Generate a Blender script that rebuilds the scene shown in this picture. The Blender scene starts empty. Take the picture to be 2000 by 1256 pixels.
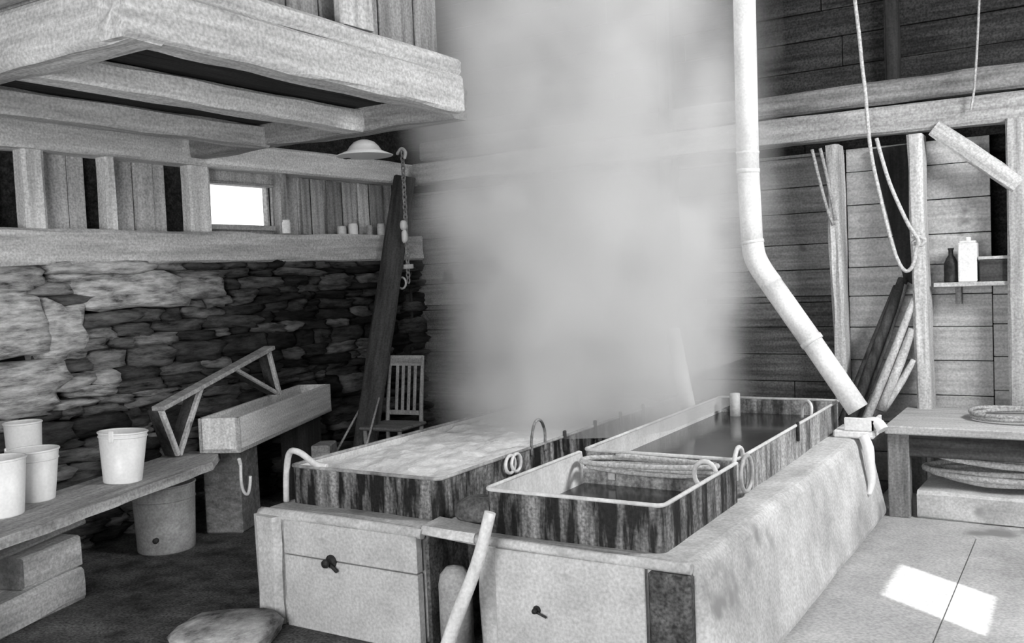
import bpy, bmesh, math, random
from mathutils import Vector, Matrix, noise, Euler
random.seed(7)
S = bpy.context.scene
COL = S.collection
V = Vector

# ------------------------------------------------------------------ camera
FPX, YAW, PIT, ROL = 1849.34, 0.553549, -0.0478784, -0.0422199
EYE = V((0, 0, 1.65))
fw = V((-math.sin(YAW)*math.cos(PIT), math.cos(YAW)*math.cos(PIT), math.sin(PIT)))
r0 = V((math.cos(YAW), math.sin(YAW), 0)); u0 = r0.cross(fw)
rt = r0*math.cos(ROL) + u0*math.sin(ROL); up = -r0*math.sin(ROL) + u0*math.cos(ROL)
cam = bpy.data.cameras.new('camera'); cam.sensor_width = 36; cam.lens = 36*FPX/2000; cam.clip_end = 100
co = bpy.data.objects.new('camera', cam); COL.objects.link(co)
co.matrix_world = Matrix(((rt.x, up.x, -fw.x, EYE.x), (rt.y, up.y, -fw.y, EYE.y), (rt.z, up.z, -fw.z, EYE.z), (0, 0, 0, 1)))
S.camera = co

def at(px, py, x=None, y=None, z=None):
    """the point of the place that a survey mark (2000x1256 frame) has on a plane x, y or z = const"""
    d = rt*((px-1000)/FPX) - up*((py-628)/FPX) + fw
    if z is not None: t = (z-EYE.z)/d.z
    elif x is not None: t = (x-EYE.x)/d.x
    else: t = (y-EYE.y)/d.y
    return EYE + d*t

# ------------------------------------------------------------------ light
S.view_settings.view_transform = 'Standard'; S.view_settings.look = 'None'
S.view_settings.exposure = 0.3; S.view_settings.gamma = 1.0; S.view_settings.use_curve_mapping = False
W = bpy.data.worlds.new('sky'); S.world = W; W.use_nodes = True
W.node_tree.nodes['Background'].inputs[0].default_value = (1, 1, 1, 1)
W.node_tree.nodes['Background'].inputs[1].default_value = 1.6
def area(name, loc, aim, sx, sy, watts):
    l = bpy.data.lights.new(name, 'AREA'); l.shape = 'RECTANGLE'; l.size = sx; l.size_y = sy; l.energy = watts
    o = bpy.data.objects.new(name, l); COL.objects.link(o); o.location = loc
    o.rotation_euler = (V(aim)-V(loc)).to_track_quat('-Z', 'Y').to_euler(); return o
sun = bpy.data.lights.new('sun', 'SUN'); sun.energy = 9; sun.angle = 0.009
so = bpy.data.objects.new('sun', sun); COL.objects.link(so)
SUND = V((-.81*math.cos(math.radians(35)), .58*math.cos(math.radians(35)), -math.sin(math.radians(35))))
so.rotation_euler = SUND.to_track_quat('-Z', 'Y').to_euler()
area('key_lamp_right', (1.5, 5.0, 3.1), (-2.4, 5.6, 0.9), 1.1, 1.1, 210)  # unseen key lamp added by the right wall, which has no door there
area('fill_lamp_front', (-1.4, -0.9, 1.5), (-2.8, 4.0, 0.8), 2.2, 2.0, 170)  # unseen fill lamp added behind the viewer, where the wall is closed
area('fill_lamp_steam', (-2.9, 5.6, 5.5), (-2.9, 5.6, 0), 1.2, 2.2, 70)  # lamp added above the column to brighten the steam
S.cycles.use_denoising = True
S.cycles.max_bounces = 8; S.cycles.diffuse_bounces = 4; S.cycles.volume_bounces = 3
S.cycles.transparent_max_bounces = 12; S.cycles.volume_step_rate = 2.0; S.cycles.volume_max_steps = 128
S.cycles.sample_clamp_indirect = 6

# ------------------------------------------------------------------ materials (the photograph is monochrome: neutral greys)
def g(v): return (v, v, v, 1)
MATS = {}
def mat(name, lo, hi, scale=(6, 6, 6), rough=.85, bump=.25, metal=0, grain=.35, ramp=(.32, .68), spec=.25, detail=5, spots=0, spot_v=.03, dist=.0):
    if name in MATS: return MATS[name]
    m = bpy.data.materials.new(name); m.use_nodes = True; t = m.node_tree; N = t.nodes.new; L = t.links.new
    b = t.nodes['Principled BSDF']; b.inputs['Roughness'].default_value = rough; b.inputs['Metallic'].default_value = metal
    b.inputs['Specular IOR Level'].default_value = spec
    tc = N('ShaderNodeTexCoord'); mp = N('ShaderNodeMapping'); mp.inputs['Scale'].default_value = scale; L(tc.outputs['Object'], mp.inputs['Vector'])
    n1 = N('ShaderNodeTexNoise'); n1.inputs['Scale'].default_value = 1; n1.inputs['Detail'].default_value = detail; n1.inputs['Roughness'].default_value = .62
    n1.inputs['Distortion'].default_value = dist; L(mp.outputs[0], n1.inputs['Vector'])
    cr = N('ShaderNodeValToRGB'); cr.color_ramp.elements[0].position = ramp[0]; cr.color_ramp.elements[1].position = ramp[1]
    cr.color_ramp.elements[0].color = g(lo); cr.color_ramp.elements[1].color = g(hi); L(n1.outputs['Fac'], cr.inputs[0])
    # fine speckle of the surface
    n2 = N('ShaderNodeTexNoise'); n2.inputs['Scale'].default_value = 70; n2.inputs['Detail'].default_value = 2; L(tc.outputs['Object'], n2.inputs['Vector'])
    mr = N('ShaderNodeMapRange'); mr.inputs[1].default_value = .3; mr.inputs[2].default_value = .7; mr.inputs[3].default_value = 1-grain; mr.inputs[4].default_value = 1+grain
    L(n2.outputs['Fac'], mr.inputs[0])
    mx = N('ShaderNodeMix'); mx.data_type = 'RGBA'; mx.blend_type = 'MULTIPLY'; mx.inputs[0].default_value = 1
    L(cr.outputs[0], mx.inputs[6]); L(mr.outputs[0], mx.inputs[7])
    out = mx.outputs[2]
    if spots:
        n3 = N('ShaderNodeTexNoise'); n3.inputs['Scale'].default_value = spots; n3.inputs['Detail'].default_value = 3; L(tc.outputs['Object'], n3.inputs['Vector'])
        c3 = N('ShaderNodeValToRGB'); c3.color_ramp.elements[0].position = .30; c3.color_ramp.elements[1].position = .36; L(n3.outputs['Fac'], c3.inputs[0])
        m3 = N('ShaderNodeMix'); m3.data_type = 'RGBA'; L(c3.outputs[0], m3.inputs[0]); m3.inputs[6].default_value = g(spot_v); L(out, m3.inputs[7]); out = m3.outputs[2]
    L(out, b.inputs['Base Color'])
    if bump:
        bp = N('ShaderNodeBump'); bp.inputs['Strength'].default_value = bump; bp.inputs['Distance'].default_value = .02; L(n1.outputs['Fac'], bp.inputs['Height']); L(bp.outputs[0], b.inputs['Normal'])
    MATS[name] = m; return m
def wood(tone, axis='X'):
    lo, hi = {'bleached': (.52, .80), 'pale': (.32, .64), 'light': (.20, .46), 'mid': (.10, .30), 'grey': (.14, .38), 'dark': (.015, .085), 'black': (.008, .04)}[tone]
    sc = {'X': (1.6, 22, 22), 'Y': (22, 1.6, 22), 'Z': (22, 22, 1.6)}[axis]
    return mat('wood_%s_%s' % (tone, axis), lo, hi, sc, .85, .35, grain=.25, ramp=(.28, .70))
PLASTER = lambda: mat('lime_plaster', .38, .66, (3.2, 3.2, 3.2), .9, .35, grain=.18, spots=2.6, spot_v=.30)
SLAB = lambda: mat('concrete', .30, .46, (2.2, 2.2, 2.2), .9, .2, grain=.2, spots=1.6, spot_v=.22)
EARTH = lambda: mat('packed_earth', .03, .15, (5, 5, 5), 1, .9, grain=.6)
PANEL = lambda: mat('door_sheet', .42, .60, (4, 4, 4), .75, .12, grain=.18, spots=3.1, spot_v=.3)
SOOT = lambda: mat('sooty_tin', .012, .34, (16, 16, 2.2), .6, .2, grain=.5, ramp=(.42, .72))
STAIN = lambda: mat('stained_tin', .05, .42, (14, 14, 2.4), .6, .2, grain=.4, ramp=(.36, .62))
TIN = lambda: mat('bright_tin', .45, .68, (5, 5, 2), .45, .05, grain=.12)
RIM = lambda: mat('rim_wire', .5, .75, (9, 9, 9), .5, .05, grain=.1)
GALV = lambda: mat('galvanised_sheet', .68, .84, (5, 5, 5), .5, .08, grain=.12)
WHITE = lambda: mat('white_enamel', .74, .84, (4, 4, 4), .4, .0, grain=.05, spec=.5)
GREYPAIL = lambda: mat('dull_zinc', .22, .40, (5, 5, 5), .55, .1, grain=.2)
IRON = lambda: mat('black_iron', .008, .05, (12, 12, 12), .6, .2, grain=.4)
ROPE = lambda: mat('hemp_rope', .42, .68, (60, 60, 60), .95, .5, grain=.25)
DARKROPE = lambda: mat('weathered_rope', .25, .5, (60, 60, 60), .95, .5, grain=.3)
SAP = lambda: mat('still_sap', .018, .05, (4, 4, 4), .12, .05, grain=.2, spec=.5)
FOAM = lambda: mat('boiling_foam', .72, .9, (14, 14, 14), .8, .8, grain=.08)

# ------------------------------------------------------------------ mesh helpers
class MB:
    def __init__(s): s.bm = bmesh.new(); s.bm.verts.layers.float.new('tone')
    def box(s, c, size, rot=None, bev=.004, seg=1):
        r = bmesh.ops.create_cube(s.bm, size=1); vs = r['verts']
        M = Matrix.Translation(V(c)) @ (rot.to_4x4() if rot is not None else Matrix.Identity(4)) @ Matrix.Diagonal((*size, 1))
        bmesh.ops.transform(s.bm, matrix=M, verts=vs)
        if bev:
            es = {e for v in vs for e in v.link_edges}
            bmesh.ops.bevel(s.bm, geom=list(es), offset=min(bev, min(size)*.45), segments=seg, affect='EDGES', profile=.5)
        return s
    def lohi(s, lo, hi, bev=.004, seg=1):
        lo, hi = V(lo), V(hi); return s.box((lo+hi)/2, [abs(a) for a in (hi-lo)], None, bev, seg)
    def bar(s, p0, p1, w, h, upv=(0, 0, 1), bev=.004):
        p0, p1 = V(p0), V(p1); d = p1-p0; x = d.normalized(); z = V(upv); z = (z - x*z.dot(x)).normalized(); y = z.cross(x)
        return s.box((p0+p1)/2, (d.length, w, h), Matrix((x, y, z)).transposed(), bev)
    def rings(s, rings, caps=True, closed=False):
        bm = s.bm; R = [[bm.verts.new(p) for p in r] for r in rings]; n = len(R[0])
        for i in range(len(R) - (0 if closed else 1)):
            a, b = R[i], R[(i+1) % len(R)]
            for k in range(n): bm.faces.new((a[k], a[(k+1) % n], b[(k+1) % n], b[k])).smooth = True
        if caps and not closed: bm.faces.new(R[0][::-1]); bm.faces.new(R[-1])
        return s
    def tube(s, pts, r, seg=8, closed=False, sub=0):
        pts = [V(p) for p in pts]
        rad = r if isinstance(r, (list, tuple)) else [r]*len(pts)
        if sub:
            n = len(pts); P2, R2 = [], []
            for i in range(n if closed else n-1):
                p = [pts[(i+k) % n] if closed else pts[max(0, min(n-1, i+k))] for k in (-1, 0, 1, 2)]
                for j in range(sub):
                    t = j/sub
                    P2.append(.5*((2*p[1]) + (p[2]-p[0])*t + (2*p[0]-5*p[1]+4*p[2]-p[3])*t*t + (3*p[1]-p[0]-3*p[2]+p[3])*t**3))
                    R2.append(rad[i]*(1-t) + rad[(i+1) % n]*t)
            if not closed: P2.append(pts[-1]); R2.append(rad[-1])
            pts, rad = P2, R2
        n = len(pts); rings = []; ref = None
        for i in range(n):
            a = pts[(i-1) % n] if (closed or i > 0) else pts[i]; b = pts[(i+1) % n] if (closed or i < n-1) else pts[i]
            t = (b-a).normalized()
            if ref is None: ref = V((0, 0, 1)) if abs(t.z) < .9 else V((1, 0, 0))
            x = (ref - t*ref.dot(t)); x = x.normalized() if x.length > 1e-6 else t.orthogonal().normalized(); ref = x; y = t.cross(x)
            rings.append([pts[i] + (x*math.cos(q) + y*math.sin(q))*rad[i] for q in [2*math.pi*k/seg for k in range(seg)]])
        return s.rings(rings, True, closed)
    def lathe(s, prof, seg=40, c=(0, 0, 0)):
        c = V(c); rings = []
        for (r, z) in prof: rings.append([c + V((max(r, 1e-4)*math.cos(q), max(r, 1e-4)*math.sin(q), z)) for q in [2*math.pi*k/seg for k in range(seg)]])
        return s.rings(rings)
    def rough(s, p0, p1, w, h, upv=(0, 0, 1), jit=.008, step=.12, seed=0, bev=.018):
        """a hewn timber: rectangular section with worn arrises and an uneven surface"""
        p0, p1 = V(p0), V(p1); d = p1-p0; L = d.length; x = d/L; z = V(upv); z = (z - x*z.dot(x)).normalized(); y = z.cross(x)
        n = max(2, int(L/step)); bev = min(bev, w*.3, h*.3)
        sec = [(-w/2, -h/2+bev), (-w/2, 0), (-w/2, h/2-bev), (-w/2+bev, h/2), (w/2-bev, h/2), (w/2, h/2-bev), (w/2, 0), (w/2, -h/2+bev), (w/2-bev, -h/2), (-w/2+bev, -h/2)]
        rings = []
        for i in range(n+1):
            q = p0 + x*(L*i/n); ring = []
            for k, (a, b) in enumerate(sec):
                e = noise.noise_vector(V((i*.35+seed*7.3, k*.9, seed*3.1)))*jit
                ring.append(q + y*(a+e.x*1.2) + z*(b+e.y*1.2))
            rings.append(ring)
        bm = s.bm; R = [[bm.verts.new(p) for p in r] for r in rings]; m = len(sec)
        for i in range(n):
            for k in range(m): bm.faces.new((R[i][k], R[i][(k+1) % m], R[i+1][(k+1) % m], R[i+1][k]))
        bm.faces.new(R[0][::-1]); bm.faces.new(R[-1]); return s
    def stone(s, c, size, seed, rough=.16, p=4.0, cuts=3, rot=None):
        n0 = len(s.bm.verts); r = bmesh.ops.create_cube(s.bm, size=2); es = list({e for v in r['verts'] for e in v.link_edges})
        bmesh.ops.subdivide_edges(s.bm, edges=es, cuts=cuts, use_grid_fill=True)
        s.bm.verts.ensure_lookup_table(); vs = [s.bm.verts[i] for i in range(n0, len(s.bm.verts))]
        fs = set()
        for v in vs:
            q = v.co; L = (abs(q.x)**p + abs(q.y)**p + abs(q.z)**p)**(1/p); q = q/L
            q = q*(1 + rough*noise.noise(q*1.3 + V((seed*3.7, seed*1.9, seed)))+ .5*rough*noise.noise(q*3.1 + V((seed, seed*5.1, seed*2))))
            q = V((q.x*size[0]/2, q.y*size[1]/2, q.z*size[2]/2))
            if rot is not None: q = rot @ q
            v.co = V(c) + q; fs.update(v.link_faces)
        for f in fs: f.smooth = True
        return vs
    def paint(s, verts, val):
        ly = s.bm.verts.layers.float.get('tone')
        for v in verts: v[ly] = val

def ob(name, mb, material, parent=None, loc=None, recentre=True):
    bm = mb.bm; bmesh.ops.recalc_face_normals(bm, faces=bm.faces)
    me = bpy.data.meshes.new(name); o = bpy.data.objects.new(name, me); COL.objects.link(o)
    if parent is None and recentre and loc is None:
        xs = [v.co.x for v in bm.verts]; ys = [v.co.y for v in bm.verts]; zs = [v.co.z for v in bm.verts]
        c = V(((min(xs)+max(xs))/2, (min(ys)+max(ys))/2, min(zs)))
        bmesh.ops.translate(bm, verts=bm.verts, vec=-c); o.location = c
    bm.to_mesh(me); bm.free()
    for m in (material if isinstance(material, (list, tuple)) else [material]): me.materials.append(m)
    if parent is not None: o.parent = parent
    if loc is not None: o.location = loc
    return o
def tag(o, label, cat, group=None, kind=None):
    o['label'] = label; o['category'] = cat
    if group: o['group'] = group
    if kind: o['kind'] = kind
    return o
def thing(name, label, cat, loc=(0, 0, 0), rotz=0, group=None):
    o = bpy.data.objects.new(name, None); COL.objects.link(o); o.empty_display_size = .1
    o.location = loc; o.rotation_euler = (0, 0, rotz); return tag(o, label, cat, group)
def struct(name, mb, material, label=None, cat='wall', parent=None):
    o = ob(name, mb, material, parent)
    if parent is None: o['kind'] = 'structure'; tag(o, label or name.replace('_', ' '), cat)
    return o
def timber(name, p0, p1, w, h, tone, label, cat='beam', upv=(0, 0, 1), jit=.008, seed=1, parent=None):
    """a hewn timber with its own local axis along the length, so that the grain runs with it"""
    p0, p1 = V(p0), V(p1); d = p1-p0; x = d.normalized(); z = V(upv); z = (z - x*z.dot(x)).normalized(); y = z.cross(x)
    mb = MB().rough((0, 0, 0), (d.length, 0, 0), w, h, (0, 0, 1), jit, seed=seed)
    o = ob(name, mb, wood(tone, 'X'), parent, loc=(0, 0, 0))
    o.matrix_world = Matrix.Translation(p0) @ Matrix((x, y, z)).transposed().to_4x4()
    if parent is None and label: tag(o, label, cat)
    return o
def stimber(*a, **k):
    o = timber(*a, **k); o['kind'] = 'structure'; return o

# ------------------------------------------------------------------ the setting
XL, YB, XR, YF, ZT = -5.72, 7.45, 1.6, -1.2, 4.9
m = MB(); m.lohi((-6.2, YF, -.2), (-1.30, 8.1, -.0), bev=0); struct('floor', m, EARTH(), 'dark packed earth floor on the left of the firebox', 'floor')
m = MB()
# concrete apron in separate pours, thin joints between them
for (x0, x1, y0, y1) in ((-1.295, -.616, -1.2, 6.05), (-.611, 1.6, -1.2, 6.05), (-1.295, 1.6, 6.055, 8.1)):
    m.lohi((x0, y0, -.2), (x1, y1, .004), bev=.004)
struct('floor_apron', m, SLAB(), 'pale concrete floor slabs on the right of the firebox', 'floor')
# back wall: horizontal boards, pale below the beam, dark above it
def boards(mb, x0, x1, z0, z1, y, hgt, th=.025, gap=.006, seed=0):
    rnd = random.Random(seed); z = z0
    while z < z1-.02:
        h = min(hgt*rnd.uniform(.88, 1.1), z1-z); cuts = [x0]
        while cuts[-1] < x1-1.0: cuts.append(min(x1, cuts[-1]+rnd.uniform(1.6, 3.2)))
        if cuts[-1] < x1: cuts.append(x1)
        for a, b in zip(cuts, cuts[1:]):
            e = rnd.uniform(-.008, .008); mb.lohi((a+.003, y+e, z), (b-.003, y+th+e, z+h-gap), bev=.003)
        z += h
WALLB = mat('wall_boards', .34, .54, (1.4, 16, 26), .9, .3, grain=.2, ramp=(.3, .7), spots=3, spot_v=.16)
WALLU = mat('dark_boards', .006, .045, (1.4, 16, 26), .9, .3, grain=.6, ramp=(.3, .7))  # darker boards for gable, roof and upper left wall
WALLD = mat('shaded_boards_dark', .03, .16, (1.4, 16, 26), .9, .35, grain=.35, ramp=(.3, .7))  # shade low on the back wall, put into the board colour
WALLM = mat('shaded_boards_grey', .12, .28, (1.4, 16, 26), .9, .3, grain=.25, ramp=(.3, .7), spots=3, spot_v=.07)  # lighter shade behind steam and pipe, also put into the board colour
m = MB(); boards(m, -5.9, -1.60, 0, 1.40, YB, .20, seed=13); struct('wall_back_lower', m, WALLD, 'boards low on the back wall left of the crooked post, shade in their colour')
m = MB(); boards(m, -5.9, -1.60, 1.40, 2.5, YB, .22, seed=3); struct('wall_back_middle', m, WALLM, 'back wall boards behind the steam and pipe, greyed for shade')
m = MB(); boards(m, -1.595, -.62, 0, 2.5, YB, .235, seed=4); boards(m, -.62, 1.7, 0, 1.5, YB, .235, seed=5); boards(m, -.45, 1.7, 1.5, 2.5, YB, .235, seed=6)
struct('wall_back', m, WALLB, 'pale weathered horizontal boards of the back wall under the beam')
m = MB(); boards(m, -5.9, 1.7, 2.5, ZT, YB+.03, .22, seed=4); m.lohi((-6.2, YB+.35, 0), (1.9, YB+.4, ZT), bev=0)
struct('wall_back_gable', m, WALLU, 'dark boards of the gable above the beam')
# right wall with the small two-pane window that throws the sun patch
wy0, wy1, wz0, wz1 = 3.0, 3.58, 1.25, 2.22
m = MB()
for lo, hi in (((XR, YF, 0), (XR+.05, wy0, ZT)), ((XR, wy1, 0), (XR+.05, 8.1, ZT)), ((XR, wy0, 0), (XR+.05, wy1, wz0)), ((XR, wy0, wz1), (XR+.05, wy1, ZT))): m.lohi(lo, hi, bev=0)
struct('wall_right', m, WALLB, 'board wall on the right, out of the picture')
m = MB(); m.lohi((-6.2, YF-.05, 0), (1.7, YF, ZT), bev=0); struct('wall_front', m, WALLB, 'board wall behind the viewer')
m = MB()
for lo, hi in (((-6.2, YF, ZT), (-3.6, 8.1, ZT+.05)), ((-2.2, YF, ZT), (1.7, 8.1, ZT+.05)), ((-3.6, YF, ZT), (-2.2, 4.4, ZT+.05)), ((-3.6, 6.9, ZT), (-2.2, 8.1, ZT+.05))): m.lohi(lo, hi, bev=0)
m.lohi((-3.65, 4.35, 5.6), (-2.15, 6.95, 5.65), bev=0)  # box added around the steam lamp, closed against the sun
for lo, hi in (((-3.65, 4.35, ZT), (-3.6, 6.95, 5.6)), ((-2.2, 4.35, ZT), (-2.15, 6.95, 5.6)), ((-3.65, 4.35, ZT), (-2.15, 4.4, 5.6)), ((-3.65, 6.9, ZT), (-2.15, 6.95, 5.6))): m.lohi(lo, hi, bev=0)
struct('ceiling', m, WALLU, 'dark roof boards with a closed box added over the steam lamp', 'ceiling')
def glass():
    if 'glass' in MATS: return MATS['glass']
    gm = bpy.data.materials.new('window_glass'); gm.use_nodes = True; t = gm.node_tree; t.nodes.clear()
    o = t.nodes.new('ShaderNodeOutputMaterial'); mx = t.nodes.new('ShaderNodeMixShader'); a = t.nodes.new('ShaderNodeBsdfTransparent'); b = t.nodes.new('ShaderNodeBsdfGlossy')
    b.inputs['Roughness'].default_value = .03; mx.inputs[0].default_value = .06
    t.links.new(a.outputs[0], mx.inputs[1]); t.links.new(b.outputs[0], mx.inputs[2]); t.links.new(mx.outputs[0], o.inputs[0]); MATS['glass'] = gm; return gm
wn = thing('window_2', 'small two-pane window high in the right wall', 'window', (XR, (wy0+wy1)/2, wz0)); wn['kind'] = 'structure'
m = MB(); m.lohi((-.01, -.31, .40), (.04, .31, .50)); ob('window_frame', m, wood('grey', 'Y'), wn)
for z0, z1 in ((0, .41), (.49, wz1-wz0)):
    m = MB(); m.lohi((.015, -.29, z0), (.019, .29, z1), bev=0); ob('pane', m, glass(), wn)

# left wall: fieldstone below, timber sill, studs and boards above
STN = bpy.data.materials.new('fieldstone'); STN.use_nodes = True
t = STN.node_tree; b = t.nodes['Principled BSDF']; b.inputs['Roughness'].default_value = .95; b.inputs['Specular IOR Level'].default_value = .15
A = t.nodes.new('ShaderNodeAttribute'); A.attribute_name = 'tone'
tc = t.nodes.new('ShaderNodeTexCoord'); mp = t.nodes.new('ShaderNodeMapping'); mp.inputs['Scale'].default_value = (6, 4, 20); t.links.new(tc.outputs['Object'], mp.inputs[0])
n1 = t.nodes.new('ShaderNodeTexNoise'); n1.inputs['Scale'].default_value = 1.2; n1.inputs['Detail'].default_value = 7; n1.inputs['Roughness'].default_value = .7; t.links.new(mp.outputs[0], n1.inputs['Vector'])
mr = t.nodes.new('ShaderNodeMapRange'); mr.inputs[1].default_value = .32; mr.inputs[2].default_value = .68; mr.inputs[3].default_value = .12; mr.inputs[4].default_value = 1.6; t.links.new(n1.outputs['Fac'], mr.inputs[0])
mu = t.nodes.new('ShaderNodeMath'); mu.operation = 'MULTIPLY'; t.links.new(A.outputs['Fac'], mu.inputs[0]); t.links.new(mr.outputs[0], mu.inputs[1]); t.links.new(mu.outputs[0], b.inputs['Base Color'])
bu = t.nodes.new('ShaderNodeBump'); bu.inputs['Strength'].default_value = .7; bu.inputs['Distance'].default_value = .03; t.links.new(n1.outputs['Fac'], bu.inputs['Height']); t.links.new(bu.outputs[0], b.inputs['Normal'])
m = MB(); rnd = random.Random(11)
big = [(3.22, 1.48, .62, .42, .52), (3.62, 1.42, .34, .40, .50), (3.30, 1.10, .62, .30, .46), (4.15, 1.66, .86, .26, .48), (3.10, 1.76, .9, .16, .40), (4.05, 1.82, .5, .10, .44), (4.72, 1.66, .44, .17, .38), (2.7, 1.35, .6, .5, .45), (2.5, 1.75, .7, .2, .4)]
for k, (y, z, ly, lz, tn) in enumerate(big):
    m.paint(m.stone((XL+.02, y, z), (.36, ly, lz), 31+k, .26, 4.5, 4), tn)
z = 0.0
while z < 1.80:
    h = rnd.uniform(.05, .14); y = 1.2 + rnd.uniform(0, .3)
    while y < 7.5:
        l = rnd.uniform(.14, .52); cy, cz = y+l/2, z+h/2
        if not any(abs(cy-B[0]) < B[2]/2*.82 and abs(cz-B[1]) < B[3]/2*.85 for B in big) and cz < 1.86:
            tn = rnd.choice([.02, .03, .05, .08, .12]) if cy > 5 else rnd.choice([.04, .06, .10, .14, .20, .26]) if cy > 4.1 or z < .9 else rnd.choice([.12, .2, .28, .36, .42])  # wall shade put into the stone tones: darker low down and towards the back
            rot = Euler((rnd.uniform(-.10, .10), rnd.uniform(-.06, .06), rnd.uniform(-.08, .08))).to_matrix()
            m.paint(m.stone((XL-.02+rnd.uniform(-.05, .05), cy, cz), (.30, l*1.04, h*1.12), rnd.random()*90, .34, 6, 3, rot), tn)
        y += l
    z += h
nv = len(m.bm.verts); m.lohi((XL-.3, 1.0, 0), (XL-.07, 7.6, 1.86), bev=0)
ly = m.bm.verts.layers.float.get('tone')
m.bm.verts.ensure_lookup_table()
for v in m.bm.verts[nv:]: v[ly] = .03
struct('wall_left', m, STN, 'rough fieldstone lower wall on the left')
m = MB(); m.lohi((-6.0, YF, 0), (XL-.1, 1.15, ZT), bev=0); m.lohi((-6.0, 1.1, 2.76), (XL-.1, 7.6, ZT), bev=0)
struct('wall_left_upper', m, WALLU, 'dark boards of the left wall above the plate')
# boards between the studs (a hole where the window sits)
m = MB(); rnd = random.Random(5); y = 1.15
PW = mat('panel_boards', .36, .56, (20, 20, 1.4), .9, .3, grain=.3)
for (ya, yb) in ((1.15, 3.34), (3.56, 3.955), (4.08, 4.60), (5.63, 7.5)):
    y = ya
    while y < yb-.01:
        y1 = min(y + rnd.uniform(.16, .30), yb); e = rnd.uniform(-.012, .012)
        m.lohi((XL-.06+e, y+.003, 2.02), (XL-.035+e, y1-.003, 2.6), bev=.003); y = y1
m.lohi((XL-.06, 4.90, 2.02), (XL-.035, 5.63, 2.14), bev=0); m.lohi((XL-.06, 4.90, 2.46), (XL-.035, 5.63, 2.6), bev=0)
struct('wall_left_panels', m, PW, 'upright boards between the studs of the left wall')
stimber('trim_1', (XL+.06, 1.2, 1.955), (XL+.06, 7.4, 1.955), .22, .23, 'pale', 'wide pale timber sill on top of the stone wall', jit=.012, seed=3)
stimber('trim_2', (XL+.05, 1.2, 2.66), (XL+.05, 7.4, 2.66), .2, .2, 'bleached', 'pale timber plate over the left windows', jit=.008, seed=4)
for k, (a, c, tone) in enumerate(((3.44, 3.58, 'bleached'), (4.01, 4.09, 'bleached'), (4.70, 4.89, 'bleached'), (5.62, 5.69, 'grey'), (2.85, 2.97, 'grey'))):
    stimber('wall_post', (XL+.05, (a+c)/2, 2.06), (XL+.05, (a+c)/2, 2.57), .12, c-a, tone, ['broad pale stud near the left end of the plate', 'narrow pale stud between two grey panels', 'broad pale stud left of the bright window', 'grey stud right of the bright window', 'grey stud left of the broad pale stud'][k], 'post', upv=(0, 1, 0), seed=20+k)
wn = thing('window_1', 'small bright window low under the plate in the left wall', 'window', (XL-.04, 5.265, 2.13)); wn['kind'] = 'structure'
m = MB()
for lo, hi in (((-.06, -.375, -.03), (.05, .36, .012)), ((-.06, -.375, .325), (.05, .36, .345)), ((-.06, -.375, .0), (.04, -.345, .33)), ((-.06, .335, .0), (-.01, .36, .33))): m.lohi(lo, hi)
ob('window_frame', m, wood('light', 'Y'), wn)
m = MB(); m.lohi((-.05, -.36, .0), (-.046, .35, .335), bev=0); ob('pane', m, glass(), wn)

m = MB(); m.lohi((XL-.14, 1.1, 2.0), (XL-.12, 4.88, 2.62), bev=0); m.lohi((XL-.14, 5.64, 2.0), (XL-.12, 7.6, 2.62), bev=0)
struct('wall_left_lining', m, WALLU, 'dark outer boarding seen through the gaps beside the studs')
# timber frame overhead
stimber('tie_beam', (XL, 2.40, 2.72), (-3.07, 2.40, 2.72), .18, .24, 'pale', 'nearer tie beam of the loft crossing the upper left corner', seed=6, jit=.014)
stimber('tie_beam', (XL, 4.76, 2.71), (-3.22, 4.72, 2.70), .16, .2, 'grey', 'farther tie beam of the loft ending at the steam', seed=7, jit=.014)
stimber('floor_joist', (-3.13, 2.30, 2.71), (-3.13, 4.52, 2.695), .16, .21, 'pale', 'outer loft joist with its sawn end beside the steam', seed=8, jit=.01)
stimber('floor_joist', (-3.99, 2.45, 2.67), (-3.99, 4.66, 2.665), .17, .13, 'bleached', 'middle loft joist between the plate and the outer joist', seed=9, jit=.01)
stimber('floor_joist', (-4.87, 2.45, 2.672), (-4.87, 4.72, 2.672), .15, .14, 'pale', 'loft joist nearest the left wall', seed=10, jit=.01)
m = MB(); rnd = random.Random(3); x = XL
while x < -3.1:
    w = rnd.uniform(.18, .28); m.lohi((x+.004, 2.44, 2.745), (min(x+w, -3.215)-.004, 4.64, 2.77), bev=.003); x += w
struct('loft_floor', m, wood('black', 'Y'), 'dark underside of the loft floor boards', 'ceiling')
stimber('trim_3', (-3.10, 2.3, 2.855), (-3.10, 4.50, 2.845), .10, .09, 'pale', 'pale edge strip lying on top of the outer loft joist', seed=12, jit=.005)
p_, q_ = at(660, 40, x=-3.10), at(722, 40, x=-3.10)
stimber('loft_rail_post', (-3.10, (p_.y+q_.y)/2, 2.90), (-3.10, (p_.y+q_.y)/2-.02, 4.2), .07, q_.y-p_.y, 'pale', 'broad pale upright of the loft at the top of the picture', 'post', upv=(0, 1, 0), seed=14)
m = MB(); rnd = random.Random(31); y = 2.3
while y < 4.45:
    w = rnd.uniform(.2, .34); y1 = min(y+w, 4.46); m.lohi((-3.20, y+.005, 2.78), (-3.175, y1-.005, 4.3), bev=.003); y = y1
z = 2.845
for k in range(6): m.lohi((XL, 2.335+.004*(k % 2), z+.22*k+.003), (-3.06-.02*(k % 3), 2.36+.004*(k % 2), z+.22*k+.217), bev=.003)
struct('loft_parapet', m, wood('grey', 'Z'), 'grey boards closing the two open sides of the loft')
m = MB(); rnd = random.Random(9)
for k in range(3): m.bar((XL+.1, 2.24-.01*k, 2.86+.03*k), (-3.40-.12*k, 2.24-.01*k, 2.86+.03*k), .14, .028)
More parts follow.
